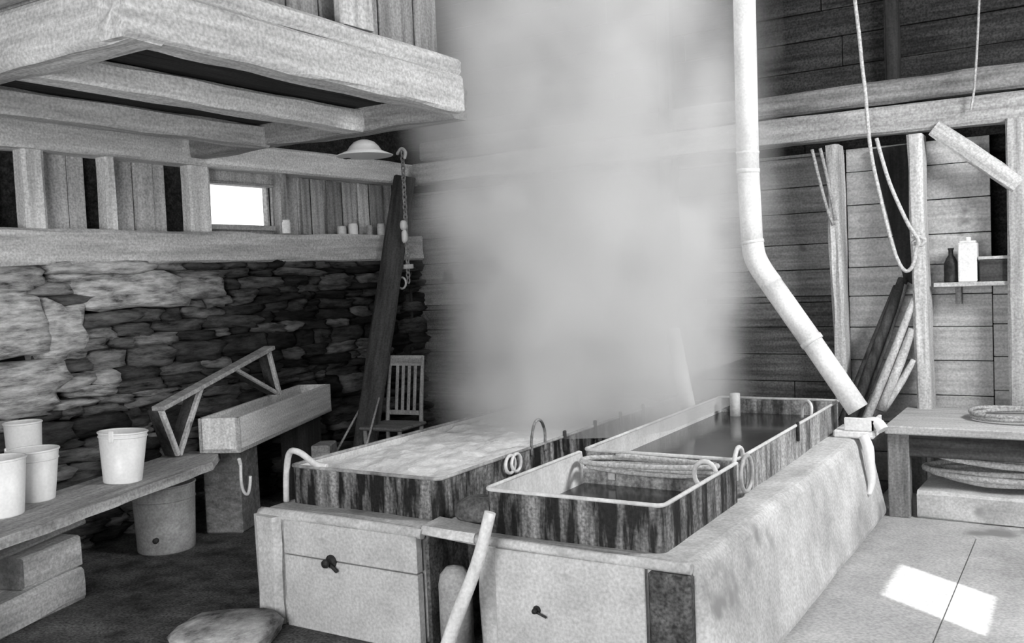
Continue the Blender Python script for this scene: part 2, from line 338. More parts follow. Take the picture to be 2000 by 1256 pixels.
tag(ob('board_stack', m, wood('light', 'X')), 'boards stacked on the loft above the nearer tie beam', 'boards')
# frame along the back wall
stimber('girt_beam', (-5.5, 7.30, 2.655), (1.55, 7.30, 2.645), .16, .20, 'light', 'long pale beam along the back wall over the posts', seed=17, jit=.01)
stimber('girt_beam', (-5.5, 7.40, 2.875), (1.55, 7.40, 2.865), .10, .17, 'mid', 'upper board beam lying above a dark gap on the back wall', seed=18, jit=.008)
stimber('wall_post', (-2.98, 7.38, 0), (-2.98, 7.38, ZT), .12, .12, 'dark', 'dark post of the back wall half hidden in the steam', 'post', upv=(1, 0, 0), seed=19)
stimber('wall_post', (-1.24, 7.42, 2.95), (-1.24, 7.42, ZT), .1, .1, 'black', 'black post on the gable wall at the top right', 'post', upv=(1, 0, 0), seed=21)
stimber('wall_post', at(1629, 285, y=7.28), V((at(1650, 720, y=7.28).x, 7.28, 0.0)), .20, .085, 'pale', 'crooked whitewashed post with patchy bark behind the pipe', 'post', upv=(1, 0, 0), seed=22, jit=.014)
stimber('wall_post', at(1789, 265, y=7.22), V((at(1812, 790, y=7.22).x, 7.22, 0.0)), .24, .095, 'pale', 'pale post with the looped rope tied to it', 'post', upv=(1, 0, 0), seed=23, jit=.008)
stimber('wall_post', (-.45, 7.30, 0), (-.45, 7.30, 2.56), .26, .11, 'light', 'pale corner post at the right edge', 'post', upv=(1, 0, 0), seed=24)
stimber('brace', at(1826, 250, y=7.2), at(1990, 362, y=7.2), .09, .12, 'pale', 'pale slanting brace from the beam to the right corner post', 'brace', upv=(0, 0, 1), seed=25)
stimber('wall_post', (at(783, 600, y=7.22).x, 7.22, 0), (at(779, 300, y=7.22).x, 7.22, 2.58), .14, .14, 'dark', 'dark corner post behind the leaning plank', 'post', upv=(1, 0, 0), seed=26)

# ------------------------------------------------------------------ firebox (two masonry arches side by side)
def masonry(x0, x1, y0, y1, z1, seed, batter=0.0, bev=.045):
    mb = MB(); mb.lohi((x0, y0, 0), (x1, y1, z1), bev=bev, seg=3); bm = mb.bm
    for it in range(40):
        es = [e for e in bm.edges if e.calc_length() > .32]
        if not es: break
        bmesh.ops.subdivide_edges(bm, edges=es, cuts=1, use_grid_fill=True)
        if len(bm.verts) > 4000: break
    bmesh.ops.triangulate(bm, faces=[f for f in bm.faces if len(f.verts) > 4])
    for v in bm.verts:
        q = v.co.copy(); e = noise.noise_vector(q*2.1 + V((seed, 0, 0)))*.014 + noise.noise_vector(q*6 + V((seed, 3, 0)))*.005
        if q.x > (x0+x1)/2: e.x += batter*(z1-q.z)
        v.co = q + V((e.x, e.y, e.z if q.z > .1 else 0))
    return mb
AT = .55
arch1 = thing('evaporator_arch', 'left masonry firebox arch under the steaming pan, with a knobbed iron door', 'firebox', (-3.05, 3.27, 0))
inv = V((-3.05, 3.27, 0))
def rel(mb, c):
    bmesh.ops.translate(mb.bm, verts=mb.bm.verts, vec=-V(c)); return mb
ob('masonry', rel(masonry(-3.56, -2.565, 3.31, 6.45, AT, 2), inv), PLASTER(), arch1)
m = MB(); m.rough((-3.47, 3.28, 0), (-3.47, 3.28, AT-.02), .17, .10, (0, 1, 0), .012, seed=3, bev=.035); ob('door_post', rel(m, inv), PLASTER(), arch1)
m = MB(); m.tube([(-3.55, 3.30, AT-.03), (-3.2, 3.28, AT-.012), (-2.8, 3.275, AT-.012), (-2.54, 3.285, AT-.02)], [.036, .026, .024, .024], 10, sub=6); ob('ledge', rel(m, inv), PLASTER(), arch1)
def fire_door(arch, c, x0, x1, z1, split, knob, ks=1.0):
    m = MB(); m.lohi((x0, 3.255, split+.003), (x1, 3.30, z1), bev=.004); m.lohi((x0, 3.255, .0), (x1, 3.30, split-.003), bev=.004)
    d = ob('fire_door', rel(m, c), PANEL(), arch)
    m = MB(); kx, kz = knob
    m.lathe([(.0, 0), (.032, 0), (.032, .006), (.014, .012), (.014, .03), (.022, .04), (.018, .052), (0, .055)], 20)
    bmesh.ops.transform(m.bm, matrix=Matrix.Translation((kx, 3.255, kz)) @ Matrix.Rotation(math.pi/2, 4, 'X') @ Matrix.Scale(ks, 4), verts=m.bm.verts)
    m.bar((kx, 3.25-.015*ks, kz-.005), (kx+.05, 3.25-.015*ks, kz-.04*ks), .012*ks, .018*ks); ob('latch_knob', rel(m, c), IRON(), d)
fire_door(arch1, inv, -3.365, -2.558, AT-.03, .352, (-3.06, .352))
arch2 = thing('evaporator_arch', 'right plastered firebox arch with smooth pale side, carrying the two open pans', 'firebox', (-1.75, 3.27, 0))
inv2 = V((-1.75, 3.27, 0))
ob('masonry', rel(masonry(-2.27, -1.27, 3.29, 6.42, AT, 9, batter=.20), inv2), PLASTER(), arch2)
m = MB(); m.tube([(-2.26, 3.30, AT-.015), (-1.9, 3.28, AT-.012), (-1.6, 3.275, AT-.014), (-1.29, 3.28, AT-.016)], [.022, .022, .022, .022], 10, sub=6); ob('ledge', rel(m, inv2), PLASTER(), arch2)
fire_door(arch2, inv2, -2.15, -1.47, AT-.03, .001, (-1.95, .29), .55)
m = MB(); m.lohi((-1.455, 3.245, 0), (-1.285, 3.30, AT-.035), bev=.01); ob('iron_plate', rel(m, inv2), mat('scorched_iron_and_shade', .012, .12, (9, 9, 5), .7, .4, grain=.6, spots=0), arch2)['label'] = 'scorched black plate'
# between the arches: a recess with a rounded plaster stub, a bridging slab and a dark lump of clay
m = MB(); m.lathe([(.0, 0), (.075, 0), (.075, .30), (.066, .345), (.04, .375), (0, .385)], 24, (-2.43, 3.36, 0))
tag(ob('chimney_stub', m, mat('stub_plaster', .3, .5, (5, 5, 5), .9, .3, grain=.2)), 'rounded pale plaster stub standing in the dark recess between the fireboxes', 'pillar')
m = MB(); m.lohi((-2.556, 3.315, .0), (-2.536, 3.70, .515)); m.lohi((-2.536, 3.62, 0), (-2.275, 3.68, .515)); ob('recess_shade_lining', rel(m, inv), mat('scorched_iron_and_shade', .012, .12, (9, 9, 5), .7, .4, grain=.6), arch1)  # dark plates added to give the recess its shade
m = MB(); m.rough((-2.545, 3.36, AT-.005), (-2.265, 3.36, AT-.015), .16, .05, (0, 0, 1), .008, seed=41)
tag(ob('bridge_slab', m, PLASTER()), 'short slab bridging the recess between the two fireboxes', 'slab')
m = MB(); m.stone((-2.375, 3.50, AT+.06), (.22, .20, .12), 5, .1, 2.6); m.tube([(-2.375, 3.5, .54), (-2.375, 3.9, .56), (-2.375, 4.4, .56)], .06, 12, sub=4)
tag(ob('clay_pipe', m, mat('sooty_clay', .04, .16, (8, 8, 8), .9, .4, grain=.4)), 'dark rounded clay flue lump wedged between the two pans', 'flue')

# ------------------------------------------------------------------ pans
def rrect(x0, x1, y0, y1, r, n=5):
    pts = []
    for cx, cy, a0 in ((x1-r, y0+r, -90), (x1-r, y1-r, 0), (x0+r, y1-r, 90), (x0+r, y0+r, 180)):
        for k in range(n+1):
            a = math.radians(a0 + 90*k/n); pts.append((cx+r*math.cos(a), cy+r*math.sin(a)))
    return pts
def pan(name, label, x0, x1, y0, y1, z0, z1, outer, low_back=0, rim=None, dark_end=False):
    cx, cy = (x0+x1)/2, (y0+y1)/2
    root = thing(name, label, 'pan', (cx, cy, z0)); T = lambda y: h - (low_back if y > (y1-y0)/2-.02 else 0)
    A, B = (x1-x0)/2, (y1-y0)/2; h = z1-z0
    o = rrect(-A, A, -B, B, .035); i = rrect(-A+.006, A-.006, -B+.006, B-.006, .032)
    m = MB(); m.rings([[(x, y, 0) for x, y in o], [(x, y, T(y)) for x, y in o]], caps=False)
    ob('side_sheet', m, outer, root)
    m = MB(); m.rings([[(x, y, .006) for x, y in i], [(x, y, T(y)) for x, y in i]], caps=False)
    f = [v for v in m.bm.verts if v.co.z < .01]; m.bm.faces.new(f[:len(i)])
    if low_back or dark_end:
        for f in m.bm.faces:
            if f.calc_center_median().y > B-.02 and abs(f.normal.z) < .9: f.material_index = 1
    ob('lining', m, [TIN(), STAIN()], root)
    m = MB(); m.tube([(x, y, T(y)) for x, y in o], .009, 8, closed=True); ob('rim', m, rim or RIM(), root)
    return root
def loop(root, name, c, rad, axis, tube_r, material, squash=1.0, label=None):
    m = MB(); pts = []
    for k in range(20):
        a = 2*math.pi*k/20; p = V((math.cos(a)*rad, math.sin(a)*rad*squash, 0))
        if axis == 'X': p = V((0, p.x, p.y))
        elif axis == 'Y': p = V((p.x, 0, p.y))
        pts.append(p)
    m.tube(pts, tube_r, 8, closed=True); o = ob(name, m, material, root, loc=V(c)-root.location if root else c); return o
ZR = .74
pan1 = pan('boiling_pan', 'long left pan full of white foam under the rising steam', -3.48, -2.55, 3.44, 6.38, AT, ZR, SOOT(), rim=mat('worn_rim', .10, .50, (5, 5, 5), .6, .05, grain=.2))
c1 = pan1.location
m = MB(); m.tube([V(p)-c1 for p in ((-3.50, 3.42, .56), (-3.49, 3.42, .70), (-3.44, 3.40, .815), (-3.37, 3.40, .82), (-3.31, 3.44, .76), (-3.25, 3.46, .745))], .016, 8, sub=5); ob('lifting_handle', m, RIM(), pan1)
for y in (4.02,):
    loop(pan1, 'ring_handle', (-2.53, y, .70), .045, 'X', .009, RIM()); loop(pan1, 'ring_handle', (-2.525, y+.05, .70), .045, 'X', .009, RIM())
m = MB(); m.tube([V(p)-c1 for p in ((-2.545, 4.26, .70), (-2.54, 4.26, .80), (-2.54, 4.30, .87), (-2.54, 4.36, .87), (-2.54, 4.40, .80), (-2.545, 4.40, .70))], .008, 8, sub=5); ob('lifting_handle', m, STAIN(), pan1)
for y in (4.62, 5.0, 5.35, 5.7):
    m = MB(); m.lohi((-.008, -.012, -.03), (.008, .012, .085)); ob('rim_clip', m, IRON(), pan1, loc=V((-2.54, y, .69))-c1)
m = MB(); bm = m.bm
bmesh.ops.create_grid(bm, x_segments=40, y_segments=110, size=.5)
for v in bm.verts:
    p = V((-3.015 + v.co.x*.905, 4.91 + v.co.y*2.9, 0)); v.co = V((p.x, p.y, .705 + .022*noise.noise(p*7) + .012*noise.noise(p*19)))
for f in bm.faces: f.smooth = True
tag(ob('boiling_sap', m, FOAM()), 'white boiling foam filling the long left pan', 'sap', kind='stuff')
pan2 = pan('syrup_pan', 'short open front pan with dark spattered front, in the foreground', -2.25, -1.43, 3.36, 4.27, AT, ZR, SOOT(), low_back=.085)
c2 = pan2.location
loop(pan2, 'ring_handle', (-1.50, 4.02, .725), .052, 'Y', .011, RIM(), 1.15)
m = MB(); m.lohi((-.02, -.006, -.03), (.02, .006, .03)); ob('drain_tab', m, RIM(), pan2, loc=V((-2.08, 4.255, .635))-c2)
m = MB(); m.lohi((-2.235, 3.375, .575), (-1.445, 4.255, .58), bev=0); tag(ob('syrup', m, SAP()), 'dark syrup in the short front pan', 'syrup', kind='stuff')
pan3 = pan('flue_pan', 'long open pan behind the front pan, half full of dark still sap', -2.26, -1.45, 4.31, 6.40, AT, ZR, STAIN(), dark_end=True)
c3 = pan3.location
m = MB(); m.tube([V(p)-c3 for p in ((-1.45, 4.24, .68), (-1.44, 4.25, .76), (-1.44, 4.30, .80), (-1.44, 4.36, .775), (-1.44, 4.37, .70))], .011, 8, sub=5); ob('lifting_handle', m, RIM(), pan3)
loop(pan3, 'ring_handle', (-1.425, 4.37, .665), .085, 'X', .010, mat('dull_ring', .3, .5, (9, 9, 9), .5, .05, grain=.1), 1.0)
m = MB(); m.lohi((-.008, -.010, -.09), (.008, .010, .02)); ob('rim_clip', m, IRON(), pan3, loc=V((-1.44, 5.35, .74))-c3)
m = MB(); m.lohi((-.30, -.004, -.05), (.30, .004, .05)); m.bm.verts.ensure_lookup_table()
m = MB(); m.lathe([(0, 0), (.035, 0), (.035, .16), (0, .165)], 18); ob('float_box', m, TIN(), pan3, loc=V((-2.10, 6.24, .63))-c3)
m = MB(); m.tube([V(p)-c3 for p in ((-1.50, 5.86, .67), (-1.49, 5.86, .77), (-1.53, 5.92, .80), (-1.58, 6.0, .76), (-1.60, 6.05, .67))], .009, 8, sub=4); ob('wire_hook', m, RIM(), pan3)
m = MB(); m.lohi((-2.25, 4.32, .632), (-1.46, 6.39, .636), bev=0); tag(ob('sap', m, SAP()), 'dark still sap in the long right pan', 'sap', kind='stuff')
# coil of hose lying across the near end of the flue pan
def coil(name, label, cat, c, rx, ry, turns, r, drop, material, jit=.03, seed=0, tilt=None):
    rnd = random.Random(seed); pts = []
    n = int(turns*14)
    for k in range(n+1):
        a = 2*math.pi*k/14; w = turns*0+k/14
        e = 1 + jit*math.sin(w*2.3+seed) + rnd.uniform(-jit, jit)*.4
        pts.append((math.cos(a)*rx*e, math.sin(a)*ry*e, r + drop*w + .4*r*math.sin(a*1.7+seed)))
    m = MB(); m.tube(pts, r, 8, sub=3); o = ob(name, m, material, loc=c)
    if tilt: o.rotation_euler = tilt
    return tag(o, label, cat)
coil('hose_coil', 'pale hose coiled on the edge between the short front pan and the long pan', 'hose', (at(1288, 902, z=.70).x, 4.195, .660), .33, .085, 3.4, .013, .017, ROPE(), .10, 2)

# pole leaning on the front
pl = V((-2.095, 3.16, .70)); pf = V((-2.30, 3.02, 0))
m = MB(); m.tube([pl, pl.lerp(pf, .3)+V((.012, 0, 0)), pl.lerp(pf, .65)+V((-.006, 0, 0)), pf], [.024, .026, .03, .036], 12, sub=5)
tag(ob('stirring_pole', m, mat('peeled_pole', .55, .75, (20, 20, 3), .7, .2, grain=.12)), 'peeled white pole leaning on the front between the two fireboxes', 'pole')

# ------------------------------------------------------------------ pipe
PY = 6.22
sp = thing('stovepipe', 'tall pale sheet-metal pipe with a bend, running from roof to firebox corner', 'pipe', (at(1668, 800, y=PY).x, PY, .72))
pc = sp.location
def P(px, py): return at(px, py, y=PY) - pc
top = P(1455, 10); top = top + (top-P(1462, 300)).normalized()*1.2
R_ = .073
m = MB(); m.tube([top, P(1458, 200), P(1461, 336)], R_, 24); ob('upper_section', m, GALV(), sp)
m = MB(); m.tube([P(1461, 330), P(1466, 420), P(1469, 478)], R_*.985, 24); ob('middle_section', m, GALV(), sp)
m = MB(); m.tube([P(1469, 470), P(1474, 500), P(1488, 528), P(1508, 556)], R_*1.0, 24, sub=5); ob('elbow', m, GALV(), sp)
m = MB(); m.tube([P(1503, 550), P(1586, 668)], R_*.99, 24); ob('slanting_section', m, GALV(), sp)
m = MB(); m.tube([P(1580, 660), P(1676, 800)], R_*.94, 24); ob('lower_section', m, GALV(), sp)
for a, b in (((1461, 330), (1461, 338)), ((1582, 662), (1588, 670)), ((1469, 470), (1470, 476)), ((1460, 296), (1460, 301))):
    m = MB(); m.tube([P(*a), P(*b)], R_*1.05, 24); ob('seam_band', m, GALV(), sp)
bx = thing('drain_box', 'pale box and spout at the foot of the pipe on the firebox corner', 'box', (-1.29, 6.20, AT))
m = MB(); m.lohi((-.13, -.12, 0), (.12, .12, .05), bev=.012); m.lohi((-.06, -.12, .05), (.12, -.10, .13)); m.lohi((.10, -.12, .05), (.12, .12, .12)); ob('tray', m, GALV(), bx)
m = MB(); m.tube([(.06, -.06, .09), (.13, -.09, .10), (.17, -.11, .06)], .035, 12, sub=4); ob('spout', m, WHITE(), bx)
m = MB(); m.tube([(-1.235, 6.08, AT+.02), (-1.205, 6.06, AT-.05), (-1.195, 6.05, .42), (-1.185, 6.04, .30), (-1.195, 6.00, .22)], [.03, .034, .03, .024, .012], 10, sub=5)
tag(ob('drip_hose', m, WHITE()), 'white hose end hanging down the far corner of the pale firebox', 'hose')
p0, p1 = at(1314, 645, y=6.16), at(1342, 785, y=6.02)
m = MB(); d = (p1-p0); m.tube([p0, p1, p1 + d*((p1.z-AT)/(-d.z))], .05, 16)
tag(ob('feed_pipe', m, GALV()), 'short pale pipe standing slantwise in the steam between the two long pans', 'pipe')

# ------------------------------------------------------------------ right side: table, coils, rope, sticks, shelf
tb = thing('work_table', 'low pale bench table along the back wall on the right', 'table', (0, 6.8, 0))
m = MB(); m.lohi((-1.16, -.47, .545), (1.5, .40, .60), bev=.008); ob('table_top', m, mat('scrubbed_top', .34, .52, (1.6, 16, 16), .7, .2, grain=.2), tb)
m = MB(); m.lohi((-1.10, -.42, .40), (1.45, -.39, .545)); ob('apron', m, wood('dark', 'X'), tb)
for x in (-1.085, 1.38):
    for y in (-.38, .33):
        m = MB(); m.lohi((x-.065, y-.05, 0), (x+.065, y+.05, .545), bev=.008); ob('leg', m, wood('mid', 'Z'), tb)
coil('hoop', 'thin hoop lying on the low table at the right edge', 'hoop', (-.40, 6.78, .602), .30, .24, 2.2, .014, .02, DARKROPE(), .03, 5)
m = MB(); m.rough((-.97, 6.70, .09), (.8, 6.62, .09), .60, .18, (0, 0, 1), .012, seed=51); tag(ob('plinth', m, PLASTER()), 'low pale plinth on the floor under the low table', 'plinth')
for k, (cx, cy, rx, ry, tn, sd) in enumerate(((-.50, 6.73, .42, .25, 3.2, 3), (-.42, 6.73, .46, .25, 3.6, 8))):
    coil('hose_coil', ['coil of stiff pale hose lying lowest under the low table', 'coil of stiff hose on top of the other coil under the low table'][k], 'hose', (cx, cy, .195 if k == 0 else .378), rx, ry, tn, .020, .026 if k == 0 else .016, ROPE(), .15, sd, None if k == 0 else (math.radians(15), 0, 0))
A0, A1, A2, A3 = at(1702, 292, y=7.40), at(1776, 282, y=7.40), at(1790, 560, y=7.40), at(1766, 545, y=7.40)
m = MB(); m.rings([[p + V((0, o, 0)) for p in (A0, A1, A2, A3)] for o in (-.022, .022)])
for f in m.bm.faces: f.smooth = False
tag(ob('post_shade_wedge', m, wood('black', 'Z')), 'dark tapering sheet standing for shade on the back wall behind the looped rope', 'board')  # black sheet added in place of the shade beside the roped post
for k, (a, b, r) in enumerate((((1764, 545), (1668, 800), .045), ((1752, 560), (1655, 800), .035))):
    A_, B_ = at(*a, y=7.36), at(*b, y=6.98); d = B_-A_; m = MB(); m.tube([A_, A_+d*(A_.z/(-d.z))], [r*.8, r], 8)
    tag(ob('pole', m, wood('dark', 'Z')), ['thick dark pole leaning behind the pale sticks', 'second dark pole, leaning left of the thick one'][k], 'pole')
# loop of rope on the post
m = MB(); RY = 6.99
m.tube([at(a, b, y=RY) for a, b in ((1662, -60), (1677, 60), (1684, 130), (1690, 180), (1700, 290), (1716, 370), (1735, 450), (1752, 505), (1768, 529), (1782, 520), (1789, 490), (1793, 468), (1775, 440), (1752, 392), (1735, 350), (1720, 300), (1712, 270))], .013, 8, sub=5)
m.tube([at(a, b, y=RY+.02) for a, b in ((1780, 470), (1790, 462), (1806, 468), (1800, 478), (1784, 476))], .014, 8, sub=4)
tag(ob('hanging_rope', m, ROPE()), 'pale rope hanging in a long loop from the beam to the pale post', 'rope')
m = MB(); m.tube([at(a, b, y=7.16) for a, b in ((1915, -60), (1910, 60), (1906, 130), (1902, 180), (1896, 215))], .008, 8, sub=4)
tag(ob('hanging_twine', m, DARKROPE()), 'thin twine hanging over the beam near the right edge', 'twine')
for k, pts in enumerate((((1586, 292), (1600, 350), (1616, 410), (1628, 440)), ((1602, 290), (1614, 340), (1624, 390), (1632, 430)))):
    m = MB(); m.tube([at(a, b, y=7.18) for a, b in pts], .012, 8, sub=4)
    tag(ob('binding_cord', m, DARKROPE()), ['left cord slanting from the beam to the crooked whitewashed post', 'right cord slanting from the beam to the crooked whitewashed post'][k], 'cord')
STK = (((1786, 583), 7.14, (1706, 782), 6.95, .030, 'pale', 'tallest pale stick leaning on the rope post'),
       ((1781, 643), 7.13, (1731, 772), 6.98, .034, 'pale', 'second pale stick, leaning under the tallest one'),
       ((1784, 703), 7.10, (1742, 774), 7.0, .026, 'pale', 'shortest pale stick leaning on the rope post'),
       ((1768, 556), 7.34, (1690, 770), 7.16, .030, 'mid', 'dull grey stick leaning behind the pale sticks'))
for (a, ya, b_, yb, r, tone, lab) in STK:
    A_, B_ = at(*a, y=ya), at(*b_, y=yb); d = B_-A_; e = A_ + d*(A_.z/(-d.z)) if lab.startswith(('tall', 'dull')) else A_ + d*((A_.z-.60)/(-d.z))
    m = MB(); m.tube([A_, A_.lerp(e, .4)+V((.006, 0, 0)), e], [r*.75, r, r*.9], 8, sub=3); tag(ob('stick', m, wood(tone, 'Z')), lab, 'stick')
sh = thing('wall_shelf', 'short pale shelf on the back wall beside the right corner post', 'shelf', (-.35, 7.30, at(1900, 550, y=7.3).z))
m = MB(); m.lohi((-.62, -.09, -.03), (.9, .14, 0)); ob('shelf_board', m, wood('pale', 'X'), sh)
m = MB(); m.lohi((-.5, .08, -.16), (-.46, .14, -.03)); ob('bracket', m, wood('mid', 'Z'), sh)
zs = sh.location.z
m = MB(); m.lathe([(0, 0), (.045, 0), (.047, .01), (.047, .13), (.03, .17), (.016, .19), (.016, .225), (.02, .23), (.02, .24), (0, .24)], 20)
tag(ob('bottle', m, IRON(), loc=(at(1858, 540, y=7.3).x, 7.3, zs)), 'dark bottle standing at the left end of the wall shelf', 'bottle')
m = MB(); m.lohi((-.06, -.06, 0), (.06, .06, .27), bev=.006); m.lohi((-.05, -.05, .27), (.05, .05, .285)); m.tube([(0, 0, .28), (0, 0, .31)], .02, 12)
tag(ob('tin_can', m, GALV(), loc=(at(1892, 540, y=7.3).x, 7.29, zs)), 'tall pale tin beside the dark bottle on the wall shelf', 'tin')
bx = thing('wooden_box', 'dark wooden box with a pale lid on the wall shelf', 'box', (at(1950, 540, y=7.3).x+.02, 7.30, zs))
m = MB(); m.lohi((-.13, -.07, 0), (.13, .09, .15)); ob('body', m, wood('dark', 'X'), bx)
m = MB(); m.lohi((-.14, -.075, .15), (.14, .095, .172)); ob('lid', m, wood('pale', 'X'), bx)

# ------------------------------------------------------------------ left side: bench, buckets, trough
BZ = .62
F0, F1 = at(-60, 1075, z=BZ), at(470, 882, z=BZ)
dirb = (F1-F0).normalized(); nb = V((-dirb.y, dirb.x, 0)) * (1 if -dirb.y < 0 else -1)
bw = .44
bn = thing('plank_bench', 'long plank bench with ragged front edge along the stone wall', 'bench', (F0.x, F0.y, 0), math.atan2(dirb.y, dirb.x))
side = 1 if nb.dot(V((-math.sin(bn.rotation_euler.z), math.cos(bn.rotation_euler.z), 0))) > 0 else -1
BL = (F1-F0).length
m = MB(); rnd = random.Random(8); bmv = m.bm
n = 34; rows = []
for i in range(n+1):
    x = BL*i/n; j = .018*noise.noise(V((x*3.1, 0, 0))) + .010*noise.noise(V((x*11, 4, 0))) + (.03*max(0, i-n+5) if i > n-5 else 0)
    rows.append([V((x, side*j, BZ-.05)), V((x, side*j, BZ-.004)), V((x, side*(j+.006), BZ)), V((x, side*bw, BZ)), V((x, side*bw, BZ-.05))])
m.rings(rows)
for f in m.bm.faces: f.smooth = False
ob('plank', m, wood('light', 'X'), bn)
for x in (BL*.05,):
    m = MB(); m.lohi((x-.04, side*.10, 0), (x+.04, side*.38, BZ-.05)); ob('leg', m, wood('dark', 'Z'), bn)
def bucket(name, label, cat, loc, rt_, rb, h, material, tilt=(0, 0, 0), ears=True, group=None, hoop=None):
    root = thing(name, label, cat, loc, 0, group); root.rotation_euler = tilt
    m = MB(); m.lathe([(0, 0), (rb, 0), (rb+.002, .006), (rt_, h), (rt_-.006, h), (rb-.005, .012), (0, .012)], 40); ob('body', m, material, root)
    m = MB(); m.tube([(math.cos(q)*rt_, math.sin(q)*rt_, h) for q in [2*math.pi*k/40 for k in range(40)]], .006, 8, closed=True); ob('rim', m, material, root)
    if hoop:
        m = MB(); rr = rb+(rt_-rb)*hoop/h
        m.tube([(math.cos(q)*rr, math.sin(q)*rr, hoop) for q in [2*math.pi*k/40 for k in range(40)]], .005, 6, closed=True); ob('hoop_band', m, material, root)
    if ears:
        m = MB(); m.lohi((-.015, rt_-.004, h-.045), (.015, rt_+.006, h+.02)); ob('ear', m, material, root)
    return root
b1 = at(240, 940, z=BZ); bucket('sap_bucket', 'tall white bucket standing alone on the plank bench', 'bucket', b1, .126, .098, .272, WHITE(), (math.radians(2), math.radians(-2.5), 3.6), hoop=.25)
b2 = at(70, 976, z=BZ); bucket('sap_bucket', 'white bucket on the plank bench with another bucket stacked in it', 'bucket', b2, .121, .09, .255, WHITE(), (0, 0, 2.4), hoop=.21)
b3 = at(4, 1006, z=BZ); bucket('sap_bucket', 'white bucket on the plank bench cut by the left picture edge', 'bucket', b3, .118, .095, .27, WHITE(), (0, 0, 2.9), ears=False)
b4 = at(56, 880, z=BZ+.12); b4 = V((b2.x-.20, b2.y+.10, BZ)); b4 = at(52, 945, z=BZ)
bucket('sap_bucket', 'white bucket at the back of the plank bench, behind the other white ones', 'bucket', b4, .095, .08, .34, WHITE(), (0, 0, 1.2), ears=False)
pb = V((-5.10, 3.92, 0)); bucket('wooden_pail', 'dull grey pail with a tap hole on the floor under the bench', 'pail', pb, .195, .175, .42, GREYPAIL(), (0, 0, 1), hoop=.33)
pr = bpy.data.objects['wooden_pail']
m = MB(); q = at(298, 1047, y=3.74) - pb; q = V((.158*.62, -.158*.78, .11))
m.lathe([(0, 0), (.016, 0), (.018, .03), (.012, .034), (0, .034)], 12); bmesh.ops.transform(m.bm, matrix=Matrix.Translation(Matrix.Rotation(-1, 3, 'Z') @ V((.178*math.cos(-.98), .178*math.sin(-.98), .10))) @ (Matrix.Rotation(-1, 3, 'Z') @ V((math.cos(-.98), math.sin(-.98), 0))).to_track_quat('Z', 'Y').to_matrix().to_4x4(), verts=m.bm.verts)
ob('tap_hole', m, IRON(), pr)
# trough on the far end of the bench
Tn, Tn2, Tf = at(470, 885, z=BZ+.002), at(405, 878, z=BZ+.002), at(650, 802, z=BZ+.002)
ex = (Tf-Tn); TL = ex.length*.985; ang = math.atan2(ex.y, ex.x)
tr = thing('sap_trough', 'long pale wooden trough on the far end of the bench', 'trough', Tn, ang)
TW, TH = .27, .222
m = MB()
m.lohi((0, 0, 0), (TL, TW, .03)); m.lohi((0, 0, .0), (TL, .03, TH)); m.lohi((0, TW-.03, .0), (TL, TW, TH)); m.lohi((0, 0, .0), (.03, TW, TH)); m.lohi((TL-.03, 0, .0), (TL, TW, TH))
ob('trough_body', m, wood('bleached', 'X'), tr)
e2 = Tn + ex.normalized()*TL*.8; nrm = V((-ex.y, ex.x, 0)).normalized()
m = MB(); c = e2 + nrm*TW*.5; m.box((c.x, c.y, BZ/2), (.3, .22, BZ-.002), Matrix.Rotation(ang, 3, 'Z')); tag(ob('prop_block', m, wood('black', 'Z')), 'dark block propping up the far end of the pale trough', 'block')
# box under the bench end
a_, b_ = at(392, 905, z=.50), at(460, 893, z=.50)
m = MB(); c = (a_+b_)/2 + V((-.05, .15, 0)); m.box((c.x, c.y, .284), (.32, .26, .568), Matrix.Rotation(ang, 3, 'Z'), .01); tag(ob('storage_box', m, wood('mid', 'X')), 'grey wooden box on the floor under the trough end of the bench', 'box')
m = MB(); m.tube([at(a, b, y=F1.y+.02) for a, b in ((470, 905), (471, 940), (476, 960), (484, 965), (488, 950), (489, 930))], .010, 8, sub=4)
m.bar(at(470, 908, y=F1.y+.02), F1 + V((-.02, 0, -.045)), .02, .02)
tag(ob('iron_hook', m, GALV()), 'curved pale hook hanging from the end of the plank bench', 'hook')
# trestle: top rail with two V-shaped pairs of legs
ft1 = at(348, 893, z=BZ); ft2 = at(545, 772, z=BZ+TH+.003)
xa = V((ft1.x, ft1.y, 0)); 
def TP(px, py):   # in the upright plane through both feet
    d = rt*((px-1000)/FPX) - up*((py-628)/FPX) + fw
    n_ = V((ft2.y-ft1.y, -(ft2.x-ft1.x), 0)); t_ = (ft1-EYE).dot(n_)/d.dot(n_); return EYE + d*t_
ts = thing('trestle', 'wooden trestle of a thin rail on V-shaped legs, standing by the stone wall', 'trestle', ft1)
def tp(px, py): return TP(px, py)-ft1
nn = V((ft2.y-ft1.y, -(ft2.x-ft1.x), 0)).normalized()
m = MB(); m.bar(tp(308, 799), tp(527, 679), .09, .028, (0, 0, 1)); ob('top_rail', m, wood('light', 'X'), ts)
for (a, b, w, off) in (((314, 800), (348, 889), .030, -1), ((394, 752), (350, 889), .030, 1), ((456, 719), (542, 768), .022, 1), ((524, 684), (546, 770), .030, -1)):
    bk = -nn if nn.dot(V((0, 0, 0))-ft1+EYE) > 0 else nn
    m = MB(); m.bar(tp(*a), tp(*b), .03, w, nn.cross(tp(*b)-tp(*a))); lg = ob('leg', m, wood('pale', 'Z'), ts)
    m = MB(); A0, B0 = tp(*a)+bk*.055, tp(*b)+bk*.055; m.bar(A0, B0, .075, w*.9, nn.cross(B0-A0)); ob('leg_shade_face', m, wood('dark', 'Z'), lg)  # shaded wide face of the leg as a dark strip behind its lit edge
